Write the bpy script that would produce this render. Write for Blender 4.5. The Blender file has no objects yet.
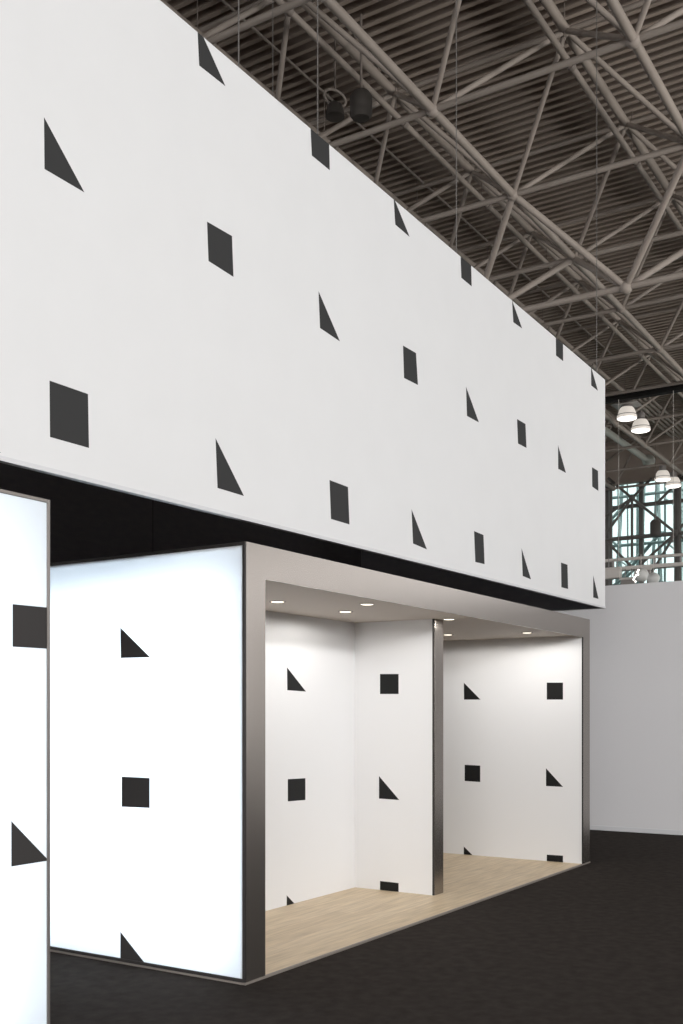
import bpy, bmesh, math, random
from mathutils import Vector, Matrix
from mathutils.geometry import delaunay_2d_cdt
random.seed(7)
C = bpy.context.scene.collection

# ------------------------------------------------------------------ camera
F_PX, CX, HORIZON, YAW = 1046.56, 341.5, 714.24, math.radians(32.477)
CAM = Vector((-4.783, -3.703, 1.56))
cd = bpy.data.cameras.new('camera'); cam = bpy.data.objects.new('camera', cd); C.objects.link(cam)
cam.location = CAM; cam.rotation_euler = (math.pi/2, 0, YAW - math.pi/2)
cd.sensor_width = 36; cd.lens = F_PX/1024*36; cd.shift_y = (HORIZON - 512)/1024
cd.clip_end = 400
bpy.context.scene.camera = cam

def ray(px, py):                       # direction of a pixel of the photograph in the hall's axes
    a = (px - CX)/F_PX
    return Vector((math.cos(YAW) + a*math.sin(YAW), math.sin(YAW) - a*math.cos(YAW), -(py - HORIZON)/F_PX))
def on(axis, value, px, py):
    r = ray(px, py); return CAM + r*((value - CAM[axis])/r[axis])
def project(p):
    d = Vector(p) - CAM
    z = d.x*math.cos(YAW) + d.y*math.sin(YAW); x = d.x*math.sin(YAW) - d.y*math.cos(YAW)
    return (CX + F_PX*x/z, HORIZON - F_PX*d.z/z, z) if z > .1 else None

# ------------------------------------------------------------------ materials
def lin(c):
    return tuple((x/255/12.92 if x <= 10 else ((x/255 + .055)/1.055)**2.4) for x in c)
def mat(name, rgb, rough=.6, metal=0., spec=.5, emit=None, es=0.):
    m = bpy.data.materials.new(name); m.use_nodes = True
    b = m.node_tree.nodes['Principled BSDF']
    b.inputs['Base Color'].default_value = (*rgb, 1); b.inputs['Roughness'].default_value = rough
    b.inputs['Metallic'].default_value = metal; b.inputs['Specular IOR Level'].default_value = spec
    if emit: b.inputs['Emission Color'].default_value = (*emit, 1); b.inputs['Emission Strength'].default_value = es
    return m
def noisy(m, scale, lo, hi, stretch=(1, 1, 1), bump=0., detail=6.):
    nt = m.node_tree; b = nt.nodes['Principled BSDF']
    tc = nt.nodes.new('ShaderNodeTexCoord'); mp = nt.nodes.new('ShaderNodeMapping'); mp.inputs['Scale'].default_value = stretch
    n = nt.nodes.new('ShaderNodeTexNoise'); n.inputs['Scale'].default_value = scale; n.inputs['Detail'].default_value = detail
    r = nt.nodes.new('ShaderNodeValToRGB'); r.color_ramp.elements[0].position = .3; r.color_ramp.elements[1].position = .7
    r.color_ramp.elements[0].color = (*lo, 1); r.color_ramp.elements[1].color = (*hi, 1)
    nt.links.new(tc.outputs['Object'], mp.inputs['Vector']); nt.links.new(mp.outputs['Vector'], n.inputs['Vector'])
    nt.links.new(n.outputs['Fac'], r.inputs['Fac']); nt.links.new(r.outputs['Color'], b.inputs['Base Color'])
    if bump:
        bp = nt.nodes.new('ShaderNodeBump'); bp.inputs['Strength'].default_value = bump; bp.inputs['Distance'].default_value = .01
        nt.links.new(n.outputs['Fac'], bp.inputs['Height']); nt.links.new(bp.outputs['Normal'], b.inputs['Normal'])
    return m

M = {}
M['fabric'] = noisy(mat('white_fabric', (.80, .80, .80), .9, spec=.1), 3, (.69, .69, .69), (.705, .705, .705))
M['print'] = mat('black_print', (.036, .036, .036), .8, spec=.2)
M['lightbox_print'] = mat('dark_lightbox_print', (.045, .042, .041), .8, spec=.2)
M['wall_white'] = mat('white_laminate', (.80, .80, .805), .7, spec=.2)
M['wall_print'] = mat('black_vinyl', (.012, .012, .012), .6, spec=.2)
M['taupe'] = noisy(mat('taupe_metal_laminate', (.5, .45, .41), .26, .92), 6, (.300, .272, .247), (.309, .280, .254), (1, 1, 1))
M['soffit'] = mat('taupe_soffit', (.52, .465, .415), .6, .0)
M['dark_metal'] = mat('dark_frame_metal', (.045, .04, .038), .45, .5)
M['grey_metal'] = mat('grey_frame_metal', (.22, .20, .185), .45, .6)
M['alu'] = mat('aluminium_rail', (.60, .60, .61), .5, .2)
M['liner'] = noisy(mat('black_liner', (.008, .008, .009), .95, spec=.1), 9, (.15, .15, .165), (.175, .172, .182), (1, 1, 3))
M['trim'] = mat('pale_edge_trim', (.24, .21, .185), .5, .2)
M['carpet'] = noisy(mat('black_carpet', (.02, .018, .017), 1., spec=.05), 12, (.032, .027, .024), (.047, .040, .0355), bump=.15, detail=8)
M['partition'] = mat('grey_partition', (.665, .655, .662), .8, spec=.2)
M['partition_base'] = mat('pale_baseboard', (.62, .62, .63), .6)
M['deck'] = noisy(mat('brown_steel_deck', (.1, .085, .075), .75, spec=.25), 1.2, (.36, .295, .25), (.42, .35, .30))
M['steel'] = noisy(mat('taupe_painted_steel', (.22, .19, .17), .6, spec=.35), 2, (.27, .232, .203), (.315, .273, .24))
M['pipe'] = mat('brown_pipe', (.2, .17, .15), .6)
M['black_steel'] = mat('black_steel', (.012, .011, .010), .8, spec=.2)
M['dark_paint'] = mat('dark_brown_paint', (.06, .052, .046), .7)
M['duct'] = mat('pale_duct', (.55, .55, .50), .6)
M['cable'] = mat('steel_cable', (.16, .15, .14), .5, .5)
M['lamp_metal'] = mat('lamp_gear_metal', (.28, .26, .25), .5, .3)
M['lamp_glass'] = mat('lit_prismatic_glass', (.45, .41, .37), .4, emit=(1., .93, .84), es=.5)
M['lamp_lens'] = mat('lit_lamp_lens', (.9, .9, .9), .4, emit=(1., .95, .88), es=2.5)
M['spot_lens'] = mat('lit_downlight_lens', (.9, .9, .9), .4, emit=(1., .90, .74), es=3.)
M['globe'] = mat('white_globe', (.6, .6, .58), .5)
M['box'] = mat('pale_box', (.60, .56, .52), .6)
M['outer'] = mat('pale_outer_steel', (.30, .36, .36), .6)
M['outer_light'] = mat('white_outer_steel', (.75, .80, .80), .6)
M['mullion'] = mat('dark_mullion', (.12, .11, .10), .6)

def wood():
    m = mat('pale_oak_planks', (.6, .46, .32), .45, spec=.3); nt = m.node_tree; b = nt.nodes['Principled BSDF']
    tc = nt.nodes.new('ShaderNodeTexCoord')
    br = nt.nodes.new('ShaderNodeTexBrick'); br.offset = .37; br.inputs['Scale'].default_value = 1
    br.inputs['Brick Width'].default_value = 1.3; br.inputs['Row Height'].default_value = .15
    br.inputs['Mortar Size'].default_value = .0012; br.inputs['Bias'].default_value = 0
    br.inputs['Color1'].default_value = (.70, .565, .385, 1); br.inputs['Color2'].default_value = (.77, .635, .45, 1)
    br.inputs['Mortar'].default_value = (.48, .36, .25, 1)
    mp = nt.nodes.new('ShaderNodeMapping'); mp.inputs['Scale'].default_value = (1.2, 14, 1)
    n = nt.nodes.new('ShaderNodeTexNoise'); n.inputs['Scale'].default_value = 2.2; n.inputs['Detail'].default_value = 7
    r = nt.nodes.new('ShaderNodeValToRGB'); r.color_ramp.elements[0].position = .3; r.color_ramp.elements[1].position = .7
    r.color_ramp.elements[0].color = (.80, .78, .76, 1); r.color_ramp.elements[1].color = (1.08, 1.07, 1.06, 1)
    mx = nt.nodes.new('ShaderNodeMix'); mx.data_type = 'RGBA'; mx.blend_type = 'MULTIPLY'; mx.inputs['Factor'].default_value = 1
    L = nt.links.new
    L(tc.outputs['Object'], br.inputs['Vector']); L(tc.outputs['Object'], mp.inputs['Vector']); L(mp.outputs['Vector'], n.inputs['Vector'])
    L(n.outputs['Fac'], r.inputs['Fac']); L(br.outputs['Color'], mx.inputs['A']); L(r.outputs['Color'], mx.inputs['B'])
    L(mx.outputs['Result'], b.inputs['Base Color'])
    return m
M['wood'] = wood()

def translucent():
    m = bpy.data.materials.new('backlit_fabric'); m.use_nodes = True; nt = m.node_tree
    nt.nodes.remove(nt.nodes['Principled BSDF']); out = nt.nodes['Material Output']
    t = nt.nodes.new('ShaderNodeBsdfTranslucent'); t.inputs['Color'].default_value = (.92, .93, .94, 1)
    d = nt.nodes.new('ShaderNodeBsdfDiffuse'); d.inputs['Color'].default_value = (.85, .86, .87, 1)
    x = nt.nodes.new('ShaderNodeMixShader'); x.inputs[0].default_value = .45
    nt.links.new(t.outputs[0], x.inputs[1]); nt.links.new(d.outputs[0], x.inputs[2]); nt.links.new(x.outputs[0], out.inputs['Surface'])
    return m
M['backlit'] = translucent()
M['led'] = mat('led_panel', (.8, .8, .8), .8, emit=(.80, .91, 1.), es=3.4)
M['inner_white'] = mat('white_box_lining', (.8, .82, .84), .9)
def glass():
    m = bpy.data.materials.new('hall_glass'); m.use_nodes = True; nt = m.node_tree
    nt.nodes.remove(nt.nodes['Principled BSDF']); out = nt.nodes['Material Output']
    t = nt.nodes.new('ShaderNodeBsdfTransparent'); t.inputs['Color'].default_value = (.68, .77, .76, 1)
    g = nt.nodes.new('ShaderNodeBsdfGlossy'); g.inputs['Roughness'].default_value = .03; g.inputs['Color'].default_value = (.9, 1, 1, 1)
    x = nt.nodes.new('ShaderNodeMixShader'); x.inputs[0].default_value = .07
    nt.links.new(t.outputs[0], x.inputs[1]); nt.links.new(g.outputs[0], x.inputs[2]); nt.links.new(x.outputs[0], out.inputs['Surface'])
    return m
M['glass'] = glass()

# ------------------------------------------------------------------ object helpers
def wloc(o):
    v = Vector((0, 0, 0))
    while o: v = v + o.location; o = o.parent
    return v
def link(name, bm, mats, parent=None, smooth=False):
    off = wloc(parent)
    bmesh.ops.translate(bm, verts=bm.verts, vec=-off)
    bmesh.ops.recalc_face_normals(bm, faces=bm.faces)
    me = bpy.data.meshes.new(name); bm.to_mesh(me); bm.free()
    for x in (mats if isinstance(mats, (list, tuple)) else [mats]): me.materials.append(M[x])
    if smooth:
        for p in me.polygons: p.use_smooth = True
        me.set_sharp_from_angle(angle=math.radians(40))
    o = bpy.data.objects.new(name, me); C.objects.link(o); o.parent = parent
    return o
def tag(o, label=None, cat=None, group=None, kind=None):
    if label: o['label'] = label
    if cat: o['category'] = cat
    if group: o['group'] = group
    if kind: o['kind'] = kind
    return o
def thing(name, loc, label, cat, group=None):
    o = bpy.data.objects.new(name, None); C.objects.link(o); o.location = loc; o.empty_display_size = .2
    return tag(o, label, cat, group)
def box(bm, lo, hi, bevel=0.):
    vs = [bm.verts.new((x, y, z)) for x in (lo[0], hi[0]) for y in (lo[1], hi[1]) for z in (lo[2], hi[2])]
    fs = [bm.faces.new([vs[i] for i in f]) for f in ((0, 1, 3, 2), (4, 6, 7, 5), (0, 4, 5, 1), (2, 3, 7, 6), (0, 2, 6, 4), (1, 5, 7, 3))]
    if bevel:
        es = list({e for f in fs for e in f.edges})
        bmesh.ops.bevel(bm, geom=es, offset=bevel, segments=2, affect='EDGES', profile=.5)
    return bm
def bx(name, lo, hi, m, parent=None, bevel=.002):
    return link(name, box(bmesh.new(), lo, hi, bevel), m, parent)
def tube(bm, a, b, r, n=10, r2=None):
    a, b = Vector(a), Vector(b); d = b - a
    mx = Matrix.Translation((a + b)/2) @ d.to_track_quat('Z', 'Y').to_matrix().to_4x4()
    bmesh.ops.create_cone(bm, cap_ends=True, segments=n, radius1=r, radius2=r if r2 is None else r2, depth=d.length, matrix=mx)
    return bm
def tb(name, a, b, r, m, parent=None, n=10):
    return link(name, tube(bmesh.new(), a, b, r, n), m, parent, True)
def lathe(bm, prof, centre, n=24):
    rings = []
    for r, z in prof:
        rings.append([bm.verts.new((centre[0] + r*math.cos(2*math.pi*k/n), centre[1] + r*math.sin(2*math.pi*k/n), centre[2] + z)) for k in range(n)])
    for p, q in zip(rings, rings[1:]):
        for k in range(n): bm.faces.new((p[k], p[(k+1) % n], q[(k+1) % n], q[k]))
    bm.faces.new(rings[0]); bm.faces.new(rings[-1])
    return bm
def ball(bm, c, r, n=16):
    bmesh.ops.create_uvsphere(bm, u_segments=n, v_segments=n//2+2, radius=r, matrix=Matrix.Translation(c)); return bm

def printed(name, axis, value, outline, shapes, thick, mats, parent):
    """A sheet in the plane axis=value whose printed figures are cut into its own face.
    outline: (u, z) corners; shapes: lists of (u, z); thick: signed thickness along the axis."""
    rings = [outline] + shapes
    vs, fs = [], []
    for rg in rings:
        area = sum(rg[i][0]*rg[(i+1) % len(rg)][1] - rg[(i+1) % len(rg)][0]*rg[i][1] for i in range(len(rg)))
        if area < 0: rg = rg[::-1]
        fs.append(list(range(len(vs), len(vs) + len(rg)))); vs += [Vector(p) for p in rg]
    v2, e2, f2, ov, oe, of = delaunay_2d_cdt(vs, [], fs, 0, 1e-5)
    bm = bmesh.new()
    P = (lambda u, z: (value, u, z)) if axis == 0 else (lambda u, z: (u, value, z))
    bv = [bm.verts.new(P(p.x, p.y)) for p in v2]
    for f, ids in zip(f2, of):
        if 0 in ids:
            fc = bm.faces.new([bv[i] for i in f]); fc.material_index = 1 if any(i > 0 for i in ids) else 0
    for v in [v for v in bm.verts if not v.link_faces]: bm.verts.remove(v)
    be = [e for e in bm.edges if e.is_boundary]
    ex = bmesh.ops.extrude_edge_only(bm, edges=be)
    nv = [g for g in ex['geom'] if isinstance(g, bmesh.types.BMVert)]
    bmesh.ops.translate(bm, verts=nv, vec=(thick, 0, 0) if axis == 0 else (0, thick, 0))
    bmesh.ops.holes_fill(bm, edges=[e for e in bm.edges if e.is_boundary], sides=0)
    for f in bm.faces:
        if all(abs(v.co[axis] - value) > 1e-6 for v in f.verts) or abs(f.calc_center_median()[axis] - value) > 1e-6: f.material_index = 0
    return link(name, bm, mats, parent)
def pts(axis, value, px):              # photographed corners of a figure -> its place on its wall
    u = 1 if axis == 0 else 0
    return [(p[u], p.z) for p in (on(axis, value, *q) for q in px)]

# ------------------------------------------------------------------ the hall
GW = 36.9
fl = bx('floor', (-110, -90, -.1), (36.9, 70, 0), 'carpet', None, 0); tag(fl, kind='structure')
Z0, Z1, ZT, ZA = 10.56, 12.045, 12.40, 9.147        # lower chords, upper chords, deck, apex of the deep truss
GX, GY, MOD = 9.095, 3.524, 3.015
bm = bmesh.new(); pitch = MOD/14; prof = []
k = -170
x = GX + k*pitch
while x < GW - .2:
    prof += [(x, .025), (x, .0), (x + pitch*.34, .0), (x + pitch*.34, .025), (x + pitch*.24, .025), (x + pitch*.24, .32), (x + pitch*1.10, .32), (x + pitch*1.10, .025)]; x += pitch
ra = [bm.verts.new((p, -45, ZT + h)) for p, h in prof]; rb = [bm.verts.new((p, 45, ZT + h)) for p, h in prof]
for i in range(len(prof) - 1): bm.faces.new((ra[i], ra[i+1], rb[i+1], rb[i]))
tag(link('ceiling', bm, 'deck'), kind='structure')

def in_view(a, b):
    n = 0
    for t in (.05, .3, .5, .7, .95):
        p = project(Vector(a).lerp(Vector(b), t))
        if p and -4 < p[0] < 687 and -4 < p[1] < 586:
            edge = (p[0] - 160)*380/445 if p[0] < 605 else 1e9
            if p[1] < edge + 6: n += 1
    return n
frame = thing('space_frame', (GX, GY, Z0), 'brown steel tube space frame with ball nodes spanning under the ribbed ceiling', 'roof frame')
I0, I1, J0, J1 = -3, 9, -3, 4
def low(i, j): return Vector((GX + MOD*i, GY + MOD*j, Z0))
def up(i, j): return Vector((GX + MOD*(i + .5), GY + MOD*(j - .5), Z1))
def apex(j, i=1): return Vector((GX + MOD*(i + .5), GY + MOD*(j + .5), ZA))
kinds = {'lower_chord': [], 'upper_chord': [], 'brace': [], 'node': []}
IM = 8
for i in range(I0, I1 + 1):
    for j in range(J0, J1 + 1):
        if i < I1: kinds['lower_chord'].append((low(i, j), low(i+1, j), .066))
        if j < J1: kinds['lower_chord'].append((low(i, j), low(i, j+1), .047))
        kinds['node'].append((low(i, j), None, .105))
        if i < I1:
            kinds['node'].append((up(i, j), None, .09))
            if i < I1 - 1: kinds['upper_chord'].append((up(i, j), up(i+1, j), .075))
            if j < J1: kinds['upper_chord'].append((up(i, j), up(i, j+1), .040))
            for q in ((i, j), (i+1, j), (i, j-1), (i+1, j-1)):
                if q[1] >= J0: kinds['brace'].append((low(*q), up(i, j), .042))
for j in range(J0, J1):
    kinds['node'].append((apex(j), None, .12))
    for q in ((1, j), (2, j), (1, j+1), (2, j+1)): kinds['brace'].append((apex(j), low(*q), .058))
    if j < J1 - 1: kinds['lower_chord'].append((apex(j), apex(j+1), .060))
for kind, items in kinds.items():
    scored = []
    for a, b, r in items:
        e = b if b is not None else a
        p = project((a + e)/2); s = in_view(a, e)
        if s: scored.append((-(r*s/max(p[2], 1) if p else 0), len(scored), a, b, r))
    scored.sort()
    def shape(bm, a, b, r):
        if b is None: ball(bm, a, r, 12)
        else: tube(bm, a, b, r, 12)
    for s, _, a, b, r in scored[:96]:
        bm = bmesh.new(); shape(bm, a, b, r); link(kind, bm, 'steel', frame, True)
    shown = {(tuple(a), tuple(b) if b is not None else 0) for s, _, a, b, r in scored[:96]}
    bm = bmesh.new(); n = 0
    for a, b, r in items:
        if (tuple(a), tuple(b) if b is not None else 0) in shown: continue
        shape(bm, a, b, r); n += 1
    if n: tag(link('remaining_' + kind, bm, 'steel', frame, True), kind='stuff')

# pipes under the deck
for n_, (y, z, r, x1, lab) in enumerate(((2.0, 11.6, .05, 34, 'brown sprinkler pipe running lengthwise under the ceiling at the right of the frame'),
                          (4.95, 11.6, .05, 34, 'brown sprinkler pipe running lengthwise under the ceiling close above the hanging banner'),
                          (6.38, 11.6, .06, 30, 'thickest pipe under the ceiling, running right along the top edge of the banner'),
                          (6.29, 12.33, .022, 26, 'thinnest of the lengthwise pipes under the ceiling, just above the banner edge'))):
    t = thing('sprinkler_pipe', (6, y, z), lab, 'pipe', 'sprinkler pipes')
    tb('pipe_run', (2, y, z), (x1, y, z), r, 'steel', t)
    xx = 4
    while xx < x1:
        tb('hanger_rod', (xx - .3, y, z + r*.9), (xx - .3, y, ZT), .008, 'pipe', t)
        tb('coupling', (xx - .05, y, z), (xx + .05, y, z), r*1.35, 'pipe', t); xx += 3.4
# black beam drawn for the dark band below the fifth row of chords
t = thing('dark_band', (24.17, 5, 10.2), 'black beam-like band crossing the hall above the glass dome lamps', 'beam')
bm = bmesh.new(); box(bm, (24.07, -6, 10.47), (24.27, 16, 10.50)); link('top_flange', bm, 'black_steel', t)
bm = bmesh.new(); box(bm, (24.15, -6, 10.38), (24.19, 16, 10.47)); link('web', bm, 'black_steel', t)
bm = bmesh.new(); box(bm, (24.07, -6, 10.35), (24.27, 16, 10.38)); link('bottom_flange', bm, 'black_steel', t)
# duct with a flared end
t = thing('air_duct', (22, 7.47, 10.86), 'pale round duct running towards the glass wall beside the banner', 'duct')
tb('duct_run', (20, 7.47, 10.9), (33.3, 7.47, 10.9), .11, 'duct', t, 20)
bm = bmesh.new(); tube(bm, (33.3, 7.47, 10.9), (33.9, 7.47, 10.9), .11, 20, .24); link('diffuser', bm, 'duct', t, True)
# conduits
for k, wd in enumerate(('leftmost', 'second from left', 'middle', 'second from right', 'rightmost')):
    y = 6.75 - .17*k
    tag(tb('conduit', (29, y, 11.8), (35.5, y, 11.8), .04, 'steel'), wd + ' of five parallel conduits under the ceiling above the glass wall', 'conduit', 'ceiling conduits')

# high-bay lamps
def high_bay(p, lab, plate):
    p = Vector(p); t = thing('high_bay_lamp', p, lab, 'lamp', 'glass dome lamps')
    bm = bmesh.new()
    lathe(bm, [(.275, .0), (.285, .03), (.28, .06), (.262, .10), (.255, .14), (.235, .21), (.20, .28), (.17, .315)], p); link('glass_dome', bm, 'lamp_glass', t, True)
    bm = bmesh.new(); lathe(bm, [(.02, -.055), (.15, -.045), (.24, -.02), (.272, -.001)], p); link('lens', bm, 'lamp_lens', t, True)
    bm = bmesh.new(); lathe(bm, [(.29, .085), (.29, .10), (.262, .101), (.262, .085)], p); link('clamp_ring', bm, 'lamp_metal', t, True)
    bm = bmesh.new(); lathe(bm, [(.17, .316), (.13, .36), (.12, .37), (.12, .50), (.10, .53)], p); link('gear_housing', bm, 'lamp_metal', t, True)
    tb('stem', p + Vector((0, 0, .53)), (p.x, p.y, Z0 + .1), .018, 'lamp_metal', t)
    if plate:
        bx('mounting_plate', p + Vector((-.3, -.36, .372)), p + Vector((.3, .36, .392)), 'lamp_metal', t)
high_bay((24.9, 5.50, 10.03), 'lit glass dome lamp with a mounting plate, highest and nearest the banner', True)
high_bay((26.45, 5.56, 10.05), 'lit glass dome lamp just right of and below the one with a mounting plate', False)
high_bay((33.3, 6.80, 10.02), 'lit glass dome lamp hanging before the top of the glass wall', False)
high_bay((34.5, 6.74, 10.0), 'lit glass dome lamp farthest back, partly behind its neighbour at the glass wall', False)

# floodlight and loudspeaker over the banner
p = on(2, 11.25, 335, 107)
t = thing('floodlight', p, 'dark round floodlight in a ring yoke hanging under the ceiling above the banner', 'light')
bm = bmesh.new(); lathe(bm, [(.07, .16), (.12, .12), (.15, 0), (.155, -.06), (.13, -.07)], p + Vector((0, 0, -.1))); link('lamp_housing', bm, 'dark_paint', t, True)
bm = bmesh.new()
for k in range(16):
    a, b = math.pi*2*k/16, math.pi*2*(k+1)/16
    tube(bm, p + Vector((.18*math.cos(a), -.18*math.cos(a)*.5, .14 + .13*math.sin(a))), p + Vector((.18*math.cos(b), -.18*math.cos(b)*.5, .14 + .13*math.sin(b))), .02, 8)
link('yoke', bm, 'steel', t, True)
tb('stem', p + Vector((0, 0, .27)), (p.x, p.y, ZT), .015, 'pipe', t)
p = on(2, 11.0, 361, 105)
t = thing('loudspeaker', p, 'dark drum loudspeaker hanging under the ceiling right of the floodlight', 'speaker')
bm = bmesh.new(); lathe(bm, [(.13, -.21), (.17, -.16), (.175, .12), (.13, .19), (.05, .21)], p); link('speaker_housing', bm, 'dark_paint', t, True)
tb('stem', p + Vector((0, 0, .2)), (p.x, p.y, ZT), .02, 'pipe', t)

# glass end wall

win = thing('window_1', (GW, 8, 0), None, None); tag(win, kind='structure')
gy0 = on(0, GW, 607.6, 530).y; gdy = (gy0 - on(0, GW, 676.8, 530).y)/2
GYS = [gy0 + gdy*k for k in range(-12, 6)]
GZS = [on(0, GW, 642, v).z for v in (505, 536.5)]; gdz = GZS[0] - GZS[1]
GZS = [GZS[1] - gdz*k for k in range(7, 0, -1)] + [GZS[1], GZS[0]]; GTOP = on(0, GW, 642, 482).z
for y in GYS: tag(bx('mullion', (GW - .1, y - .08, 0), (GW + .1, y + .08, GTOP), 'mullion', win, 0), kind='structure')
for z in GZS: tag(bx('transom', (GW - .08, GYS[0], z - .07), (GW + .08, GYS[-1], z + .07), 'mullion', win, 0), kind='structure')
tag(bx('pane', (GW - .005, GYS[0], 0), (GW + .005, GYS[-1], GTOP), 'glass', win, 0), kind='structure')
tag(bx('wall_end', (GW - .12, -45, GTOP), (GW + .12, 45, ZT + .2), 'deck', None, 0), kind='structure')
tag(bx('wall_end_side', (GW - .12, GYS[-1], 0), (GW + .12, 45, GTOP), 'deck', None, 0), kind='structure')
# tube truss that stiffens the glass
t = thing('window_truss', (35.2, 8, 0), 'dark tube truss with diagonal braces standing behind the glass wall', 'truss')
tx = 36.45
def tp(px, py, x=tx): return on(0, x, px, py)
for k in range(-2, 3):
    yy = 7.02 + 2.71*k
    tb('post', (tx, yy, 0), (tx, yy, GTOP), .07, 'mullion', t)
for z in (8.56, 6.1, 3.6): tb('rail', (tx, 0, z), (tx, 14, z), .07, 'mullion', t)
for a, b in (((676, 533), (632, 498)), ((632, 498), (605, 535)), ((632, 498), (608, 478)), ((632, 498), (652, 478)), ((632, 498), (600, 520)),
             ((676, 533), (640, 565)), ((676, 533), (650, 575)), ((676, 533), (700, 505)), ((676, 533), (715, 560)), ((605, 540), (640, 575)), ((632, 498), (632, 560)), ((658, 502), (690, 470))):
    tb('brace', tp(*a), tp(*b), .055, 'mullion', t)
for c in ((676, 533), (632, 498)):
    bm = bmesh.new(); ball(bm, tp(*c), .13); link('node', bm, 'mullion', t, True)
# pale steelwork outside the glass
t = thing('outer_steelwork', (42, 9, 0), 'pale blue-grey steel lattice seen outside through the glass wall', 'steel lattice')
rnd = random.Random(5)
for k in range(30):
    y = 6.8 + k*.3 + rnd.uniform(-.15, .15); r = rnd.uniform(.035, .09)
    tb('post', (42 + rnd.uniform(0, 2), y, 0), (42 + rnd.uniform(0, 2), y + rnd.uniform(-.2, .2), 14), r, 'outer' if k % 3 else 'outer_light', t)
for k in range(44):
    y = rnd.uniform(6.5, 14); z = rnd.uniform(4, 12); s = rnd.choice((-1, 1)); l = rnd.uniform(1, 3)
    tb('brace', (41.5 + rnd.uniform(0, 1.5), y, z), (41.5 + rnd.uniform(0, 1.5), y + s*l, z - l*rnd.uniform(.6, 1.0)), rnd.uniform(.03, .08), rnd.choice(('outer', 'outer', 'outer_light')), t)
for z in (4.8, 6.9, 9.2, 11.4): tb('rail', (42, 2, z), (42, 16, z), .07, 'outer', t)
bl = thing('far_building', (60, 8, 0), 'pale building standing outside beyond the glass wall', 'building')
bx('wall', (60, -6, 0), (68, 12.6, 8.6), 'outer_light', bl, 0)
bx('roof_edge', (59.8, -6.2, 8.6), (68.2, 12.8, 8.9), 'outer', bl, 0)
for k in range(6): bx('window', (59.94, -4 + k*2.7, 3.4), (60, -2.4 + k*2.7, 6.4), 'outer', bl, 0)
bx('roof_tank', (60.5, 11.6, 8.9), (61.8, 12.6, 11.4), 'outer', bl, 0)
tag(bx('ground', (37.1, -60, -.3), (160, 80, -.1), 'outer', None, 0), kind='structure')

# lighting truss of another stand, with boxes and globes
t = thing('lighting_truss', (24, 4, 5.6), 'long pale double rail truss hung low in front of the glass wall', 'truss')
tb('rail', (24, -3, 5.87), (24, 9, 5.87), .045, 'box', t)
bx('beam', (23.9, -3, 5.56), (24.1, 9, 5.66), 'box', t)
for y in (-2, -.4, 1.1, 2.6, 3.75, 4.45, 5.6, 7.2): tb('post', (24, y, 5.66), (24, y, 5.9), .03, 'lamp_metal', t)
for y in (5.45, 3.95): tb('hanger_cable', (24, y, 5.9), (24, y, 10.34), .006, 'box', t)
def crate(name, a, b, x, d, m, lab, cat):
    p0, p1 = on(0, x, *a), on(0, x, *b)
    bm = bmesh.new(); box(bm, (x, min(p0.y, p1.y), min(p0.z, p1.z)), (x + d, max(p0.y, p1.y), max(p0.z, p1.z)), .03)
    r = thing(name, (x, p0.y, min(p0.z, p1.z)), lab, cat); link('body', bm, m, r)
    bm = bmesh.new(); y0, y1, z = min(p0.y, p1.y), max(p0.y, p1.y), max(p0.z, p1.z)
    box(bm, (x - .03, y0 - .03, z - .06), (x, y1 + .03, z), .008); link('rim', bm, 'box', r)
    for y in (y0 + .1, y1 - .1): tb('hanger', (x + d/2, y, z), (x + d/2, y, 5.56 if z < 5.56 else z + .3), .01, 'lamp_metal', r)
    return r
crate('hanging_duct_box', (604, 568.5), (620, 578), 23.6, .2, 'box', 'long pale grey box slung beneath the truss nearest the banner end', 'box')
crate('hanging_panel_box', (620.5, 578), (634, 588), 23.6, .2, 'grey_metal', 'darker taupe box hanging lower beneath the truss before the glass wall', 'box')
crate('hanging_column', (646.5, 568), (650.5, 590), 23.95, .1, 'grey_metal', 'narrow dark upright panel hanging behind the white globes', 'panel')
for px, py, r, lab in ((641, 575, .20, 'white globe ornament with sparkling strings at its left, under the truss'), (653.5, 578.5, .16, 'smaller white globe ornament right of the sparkling one')):
    p = on(0, 23.4 if px < 650 else 22.6, px, py); t = thing('globe_ornament', p, lab, 'globe', 'white globes')
    bm = bmesh.new(); ball(bm, p, r, 24); link('globe', bm, 'globe', t, True)
    tb('cord', p + Vector((0, 0, r*.98)), p + Vector((0, 0, r + .35)), .01, 'box', t)
t = thing('string_light', on(0, 22.9, 637, 575), 'cluster of tiny bright bulbs on a string before the white globe', 'light')
prev = None
for px, py in ((638.5, 570), (637.5, 572), (638, 574.5), (636, 575.5), (634.5, 577.5), (633.5, 579.5), (635.5, 581.5)):
    p = on(0, 22.9, px, py); bm = bmesh.new(); ball(bm, p, .026, 8); link('bulb', bm, 'lamp_lens', t, True)
    if prev is not None: tb('wire', prev, p, .006, 'box', t)
    prev = p

p = on(0, 33, 655.5, 528)
t = thing('line_speaker', p, 'small dark loudspeaker hung in front of the glass wall, below the farthest lamps', 'speaker')
bm = bmesh.new(); lathe(bm, [(.17, -.30), (.19, -.27), (.19, .20), (.12, .29), (.04, .30)], p); link('speaker_housing', bm, 'dark_paint', t, True)
tb('stem', p + Vector((0, 0, .3)), (p.x, p.y, ZT), .012, 'pipe', t)
# grey partition at the aisle
PX = 8.97
tag(bx('wall_back', (PX, -7, 0), (PX + .1, 6, 3.285), 'partition', None, .004), kind='structure')
tag(bx('baseboard_back', (PX - .015, -7, 0), (PX, 6, .06), 'partition_base', None, .002), kind='structure')

tag(bx('reflection_wall', (-36, -12.1, 0), (8, -12, 2.5), 'liner', None, 0), kind='structure')  # unseen wall added so the taupe portal metal reflects dark low down
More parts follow.
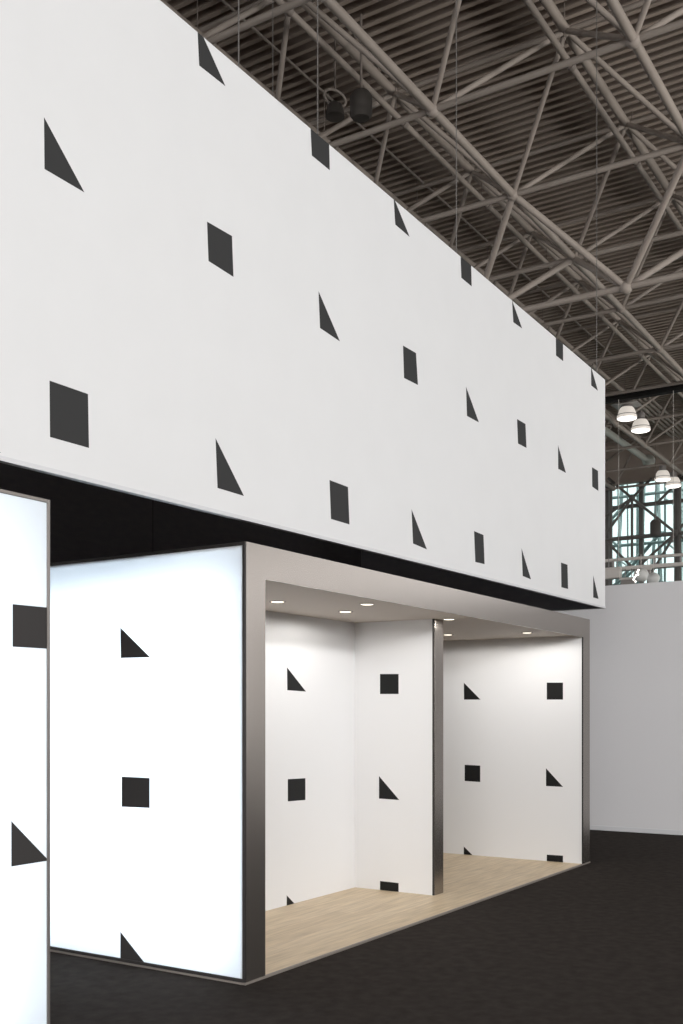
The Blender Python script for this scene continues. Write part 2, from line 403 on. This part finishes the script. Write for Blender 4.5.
# ------------------------------------------------------------------ the booth
L, HB, HH, DEP, FZ, CZ = 5.867, 2.556, 2.358, 2.15, .012, 2.375
JW = .196; RX = on(1, 0, 583.2, 750).x; L = on(1, 0, 589.8, 740).x
booth = thing('exhibition_booth', (0, 0, 0), 'long taupe framed booth with two open niches, oak floor and a lightbox end wall', 'exhibition booth')
bx('platform', (.004, .012, .0), (L, DEP, FZ), 'wood', booth, 0)
bx('edge_trim', (-.004, -.006, 0), (L + .004, .012, FZ + .002), 'trim', booth, .001)
PT = .012
bm = bmesh.new(); c_ = [(.012, FZ + .002), (JW, FZ + .002), (JW, HH), (RX, HH), (RX, FZ + .002), (L, FZ + .002), (L, HB), (.012, HB)]
fv = [bm.verts.new((x, 0, z)) for x, z in c_]; bv_ = [bm.verts.new((x, PT, z)) for x, z in c_]
for k in range(8): bm.faces.new((fv[k], fv[(k+1) % 8], bv_[(k+1) % 8], bv_[k]))
for q in (fv, bv_):
    bm.faces.new((q[0], q[1], q[2], q[7])); bm.faces.new((q[7], q[2], q[3], q[6])); bm.faces.new((q[3], q[4], q[5], q[6]))
link('portal_frame', bm, 'taupe', booth)
bx('ceiling_panel', (JW, PT, CZ), (RX, DEP - .06, CZ + .03), 'soffit', booth, 0)
bx('roof', (.19, PT, HB - .03), (L - .01, DEP - .06, HB), 'dark_metal', booth, 0)
bx('rear_wall', (.19, DEP - .06, FZ), (L - .005, DEP, HB), 'dark_metal', booth, 0)
bx('end_wall_core', (.19, PT, FZ), (JW, DEP - .06, HB - .03), 'wall_white', booth, 0)

YDF = .445
XD = on(1, YDF, 432.3, 760).x; XC = on(1, YDF - .02, 443.3, 760).x; YA = on(0, XD, 355, 750).y
def sh(axis, v, *polys): return [pts(axis, v, q) for q in polys]
printed('niche_back_wall', 1, YA, [(JW, FZ), (XD, FZ), (XD, CZ), (JW, CZ)], sh(1, YA,
    [(287, 667.3), (287.3, 690.2), (306, 691.6)], [(287.8, 779.2), (305.4, 778.2), (305.4, 800), (287.8, 801.4)],
    [(286.7, 895.3), (286.7, 912), (299.7, 909)]), .05, ['wall_white', 'wall_print'], booth)
printed('divider_wall', 0, XD, [(YDF, FZ), (YA, FZ), (YA, CZ), (YDF, CZ)], sh(0, XD,
    [(380, 674), (398.6, 674), (398.6, 694), (380, 694)], [(379, 776), (379, 798.6), (399.3, 800)],
    [(380, 881), (398.6, 883), (398.6, 899), (380, 899)]), XC - XD - .01, ['wall_white', 'wall_print'], booth)
bx('divider_core', (XD, YA + .05, FZ), (XC - .01, DEP - .06, CZ), 'wall_white', booth, 0)
bx('column_edge', (XD, YDF - .015, FZ), (XD + .008, YDF, CZ), 'dark_metal', booth, 0)
bx('column_front', (XD + .008, YDF - .02, FZ), (XC, YDF, CZ), 'taupe', booth, .001)
printed('end_wall', 0, RX, [(.014, FZ), (DEP - .06, FZ), (DEP - .06, CZ), (.014, CZ)], sh(0, RX,
    [(463.8, 682.6), (464, 699.6), (480.5, 699.6)], [(546.8, 682.6), (563, 682.6), (563, 699.6), (546.8, 699.6)],
    [(464.7, 764.8), (480.2, 765.6), (480.2, 782), (464.7, 781)], [(546, 768.2), (546, 786), (563, 786.9)],
    [(463.8, 846.4), (463.8, 858), (475.3, 858)], [(546.8, 854.6), (563, 855.7), (563, 870), (546.8, 870)]), .2, ['wall_white', 'wall_print'], booth)
bx('wall_end_cap', (RX - .003, .001, FZ), (RX, .0138, HH), 'black_steel', booth, 0)

# downlights
for k, (x, y) in enumerate(((1.215, .651), (2.087, .634), (1.697, .207), (3.05, .25), (4.66, 1.038), (4.837, .268))):
    px = ((277.5, 601.5), (345.5, 611.5), (367, 604), (449, 619), (448, 634.5), (527, 632.5))[k]
    c = on(2, CZ, *px); c.z = CZ
    bm = bmesh.new(); lathe(bm, [(.062, 0), (.062, -.003), (.056, -.006), (.053, -.003), (.053, 0)], c); d = link('downlight', bm, 'lamp_metal', booth, True)
    bm = bmesh.new(); lathe(bm, [(.052, -.001), (.04, -.005), (.005, -.007)], c); link('lens', bm, 'spot_lens', d, True)
    ld = bpy.data.lights.new('downlight_beam', 'SPOT'); ld.energy = 6.5 if k < 3 else 5 if k == 3 else 14; ld.color = (1, .97, .93); ld.spot_size = math.radians(178); ld.spot_blend = .15; ld.shadow_soft_size = .04
    lo = bpy.data.objects.new('downlight_beam', ld); C.objects.link(lo); lo.location = c + Vector((0, 0, -.03))

# lightboxes: LED panel, white lining, printed translucent skin, metal frame
def frame_bars(axis, v0, v1, u0, u1, z0, z1, w, m, parent, name):
    def b(ua, ub, za, zb):
        lo, hi = ((v0, ua, za), (v1, ub, zb)) if axis == 0 else ((ua, v0, za), (ub, v1, zb))
        bx(name, lo, hi, m, parent, .0015)
    b(u0, u0 + w, z0, z1); b(u1 - w, u1, z0, z1); b(u0 + w, u1 - w, z0, z0 + w); b(u0 + w, u1 - w, z1 - w, z1)
bx('lightbox_base_trim', (-.006, .012, 0), (.19, DEP, FZ), 'trim', booth, .001)
frame_bars(0, 0, .012, .0, DEP, FZ, HB, .020, 'dark_metal', booth, 'lightbox_frame')
frame_bars(0, .0125, .19, .03, DEP - .06, FZ, HB - .03, .004, 'inner_white', booth, 'lightbox_lining')
printed('lightbox_skin', 0, .006, [(.02, FZ + .02), (DEP - .02, FZ + .02), (DEP - .02, HB - .02), (.02, HB - .02)], sh(0, .006,
    [(120.4, 627.6), (120.8, 658), (150, 657.2)], [(121.7, 776.6), (149.6, 778), (149.6, 808), (121.7, 806.7)],
    [(120.4, 931.6), (120.4, 975), (154, 975)]), .0015, ['backlit', 'lightbox_print'], booth)
bx('led_panel', (.125, .125, .10), (.128, DEP - .15, HB - .16), 'led', booth, 0)
bx('lightbox_back', (.17, .03, FZ), (.19, DEP - .06, HB - .03), 'inner_white', booth, 0)

XL0, XL1, TL = -4.1, -1.452, 2.543
lb = thing('lightbox_wall', (-2.7, 0, 0), 'white backlit lightbox wall with grey frame at the left edge, nearest the viewer', 'lightbox')
frame_bars(1, 0, .012, XL0, XL1, 0, TL, .016, 'grey_metal', lb, 'frame')
bm = bmesh.new(); box(bm, (XL1 - .004, .012, 0), (XL1, .26, TL)); box(bm, (XL0, .012, 0), (XL0 + .004, .26, TL)); bmesh.ops.translate(bm, verts=bm.verts, vec=(0, 0, 0))
bm.free()
bx('side_panel', (XL1 - .006, .012, 0), (XL1, .26, TL), 'grey_metal', lb, 0)
bx('side_panel', (XL0, .012, 0), (XL0 + .006, .26, TL), 'grey_metal', lb, 0)
bx('top_panel', (XL0 + .006, .012, TL - .006), (XL1 - .006, .26, TL), 'grey_metal', lb, 0)
bx('back_panel', (XL0 + .006, .24, 0), (XL1 - .006, .26, TL - .006), 'inner_white', lb, 0)
frame_bars(1, .0125, .24, XL0 + .0065, XL1 - .0065, 0, TL - .0065, .004, 'inner_white', lb, 'lining')
printed('skin', 1, .006, [(XL0 + .016, .016), (XL1 - .016, .016), (XL1 - .016, TL - .016), (XL0 + .016, TL - .016)], sh(1, .006,
    [(12.6, 604.1), (52, 608), (52, 649), (12.6, 646.7)], [(11.3, 821), (11.3, 866.6), (48.8, 860.5)]), .0015, ['backlit', 'lightbox_print'], lb)
bx('led_panel', (XL0 + .2, .2, .15), (XL1 - .2, .205, TL - .2), 'led', lb, 0)

# ------------------------------------------------------------------ the hanging banner
XB0, XB1, BD = -7.8, 6.387, 3.1
def zt(x): return 5.258 + (5.206 - 5.258)*(x + .716)/(6.384 + .716)
def zb(x): return 2.665 + (2.713 - 2.665)*(x + 1.736)/(6.384 + 1.736)
bn = thing('hanging_banner', (-.7, 0, 2.66), 'huge white box banner with black squares and triangles hanging over the booths', 'banner')
tri = [[(44, 117), (44.5, 169), (84.5, 192.5)], [(197, 20), (199.2, 65.5), (225.5, 86.3), (203, 36), (200, 20)], [(318.5, 291), (320, 328), (340, 341.5)],
       [(215.5, 438), (217.5, 488), (244, 496)], [(393.5, 197), (395.3, 224.6), (409.7, 237)], [(466, 386.5), (467, 416), (479, 422.5)],
       [(411.5, 509), (413, 543.5), (427, 549.5)], [(512, 300), (513.3, 322.2), (522.2, 328.6)], [(558, 445), (558.2, 468.8), (566, 472.9)],
       [(521.5, 548), (522.7, 576), (531, 579.4)], [(591, 366.5), (591.2, 385.4), (598, 390.9)], [(593.2, 575.2), (593.2, 597.4), (598.6, 599)],
       [(-29, 425), (-28, 444), (1, 453)]]
sq = [[(49.5, 380.5), (88, 394), (89, 448), (50, 437)], [(207, 221.5), (232, 236), (233.5, 277), (208.5, 261)], [(309.7, 110), (328.4, 110), (329.8, 170.3), (311.8, 155.5)],
      [(403, 345.5), (416, 353), (418, 385), (404, 378)], [(329.5, 480), (348, 487), (349.5, 524.5), (331, 519)], [(460, 240), (470.5, 240), (471.7, 286.5), (461.3, 277.8)],
      [(517, 419), (525.5, 424), (526.5, 448), (518, 443.5)], [(474, 531), (483.5, 535), (484.6, 564.2), (475.3, 562)], [(555.7, 325), (562.8, 325), (563.2, 361.2), (556, 355.5)],
      [(592, 467.2), (598, 470.9), (598.4, 491), (592.2, 486.6)], [(561, 562.5), (567.5, 564.8), (568.1, 589), (561.4, 587.3)]]
R = .018
printed('front_panel', 1, 0., [(XB0, zb(XB0)), (XB1, zb(XB1)), (XB1, zt(XB1)), (XB0, zt(XB0))], [pts(1, 0., q) for q in tri + sq], .03, ['fabric', 'print'], bn)
def slab(name, quad, m):               # eight corners: bottom four then top four
    bm = bmesh.new(); v = [bm.verts.new(q) for q in quad]
    for f in ((0, 1, 2, 3), (4, 5, 6, 7), (0, 1, 5, 4), (1, 2, 6, 5), (2, 3, 7, 6), (3, 0, 4, 7)): bm.faces.new([v[i] for i in f])
    return link(name, bm, m, bn)
def wallslab(name, x0, y0, x1, y1, m, dz0=0., dz1=0.):
    q = [(x0, y0), (x1, y0), (x1, y1), (x0, y1)]
    slab(name, [(x, y, zb(x) + dz0) for x, y in q] + [(x, y, zt(x) + dz1) for x, y in q], m)
wallslab('end_panel', XB1 - .03, .03, XB1, BD, 'fabric')
wallslab('end_panel', XB0, .03, XB0 + .03, BD, 'fabric')
wallslab('back_panel', XB0, BD, XB1, BD + .03, 'fabric')
wallslab('liner', XB0 + .03, .031, XB1 - .03, .04, 'liner', .004, -.01)
wallslab('liner', XB1 - .04, .041, XB1 - .031, BD - .012, 'liner', .004, -.01)
wallslab('liner', XB0 + .031, .041, XB0 + .04, BD - .012, 'liner', .004, -.01)
sx = on(1, BD, 152, 520).x
wallslab('liner', XB0 + .041, BD - .01, sx - .004, BD - .001, 'liner', .004, -.01)
wallslab('liner', sx + .004, BD - .01, XB1 - .041, BD - .001, 'liner', .004, -.01)
wallslab('liner_seam', sx - .004, BD - .012, sx + .004, BD - .001, 'dark_metal', .004, -.01)
q = [(XB0, -.004), (XB1 + .003, -.004), (XB1 + .003, -.0005), (XB0, -.0005)]
slab('bottom_rail', [(x, y, zb(x)) for x, y in q] + [(x, y, zb(x) + .022) for x, y in q], 'alu')
for x in (-3.6, -.04, .774, 2.767, 6.153): tb('hanging_cable', (x, .015, zt(x) - .02), (x, .015, ZT), .0045, 'cable', bn, 6)
for x in (-3.6, .8, 4.5): tb('hanging_cable', (x, BD, zt(x) - .02), (x, BD, ZT), .0045, 'cable', bn, 6)

# ------------------------------------------------------------------ light
w = bpy.data.worlds.new('world'); bpy.context.scene.world = w; w.use_nodes = True
bg = w.node_tree.nodes['Background']; bg.inputs['Color'].default_value = (1, .995, 1, 1); bg.inputs['Strength'].default_value = 2.55
def area(name, loc, target, sx, sy, e, col, spread=180):
    d = bpy.data.lights.new(name, 'AREA'); d.shape = 'RECTANGLE'; d.size = sx; d.size_y = sy; d.energy = e; d.color = col
    o = bpy.data.objects.new(name, d); C.objects.link(o); o.location = loc
    d.spread = math.radians(spread)
    o.rotation_euler = (Vector(target) - Vector(loc)).to_track_quat('-Z', 'Y').to_euler()
    return o
area('aisle_light', (-1, -16, 5.5), (1.5, 0, 2.2), 20, .8, 1650, (1, .99, .98))
area('partition_fill', (-17, -9.5, 5.4), (6, 0, 1.6), 10, 1.0, 1400, (1, .99, .98))  # added fill that brightens the partition and side walls, no known lamp there
area('ceiling_fill', (11, -13, 3.0), (12.5, 1.5, 12), 5, 5, 260, (1, .96, .9), 75)  # added uplight without a known source, brightens the deck and space frame
area('ceiling_fill', (26, -13, 3.0), (27, 2, 12), 7, 5, 370, (1, .96, .9), 75)  # second added uplight, for the farther part of the ceiling
vs = bpy.context.scene.view_settings
vs.view_transform = 'Standard'; vs.look = 'None'; vs.exposure = 0; vs.gamma = 1; vs.use_curve_mapping = False
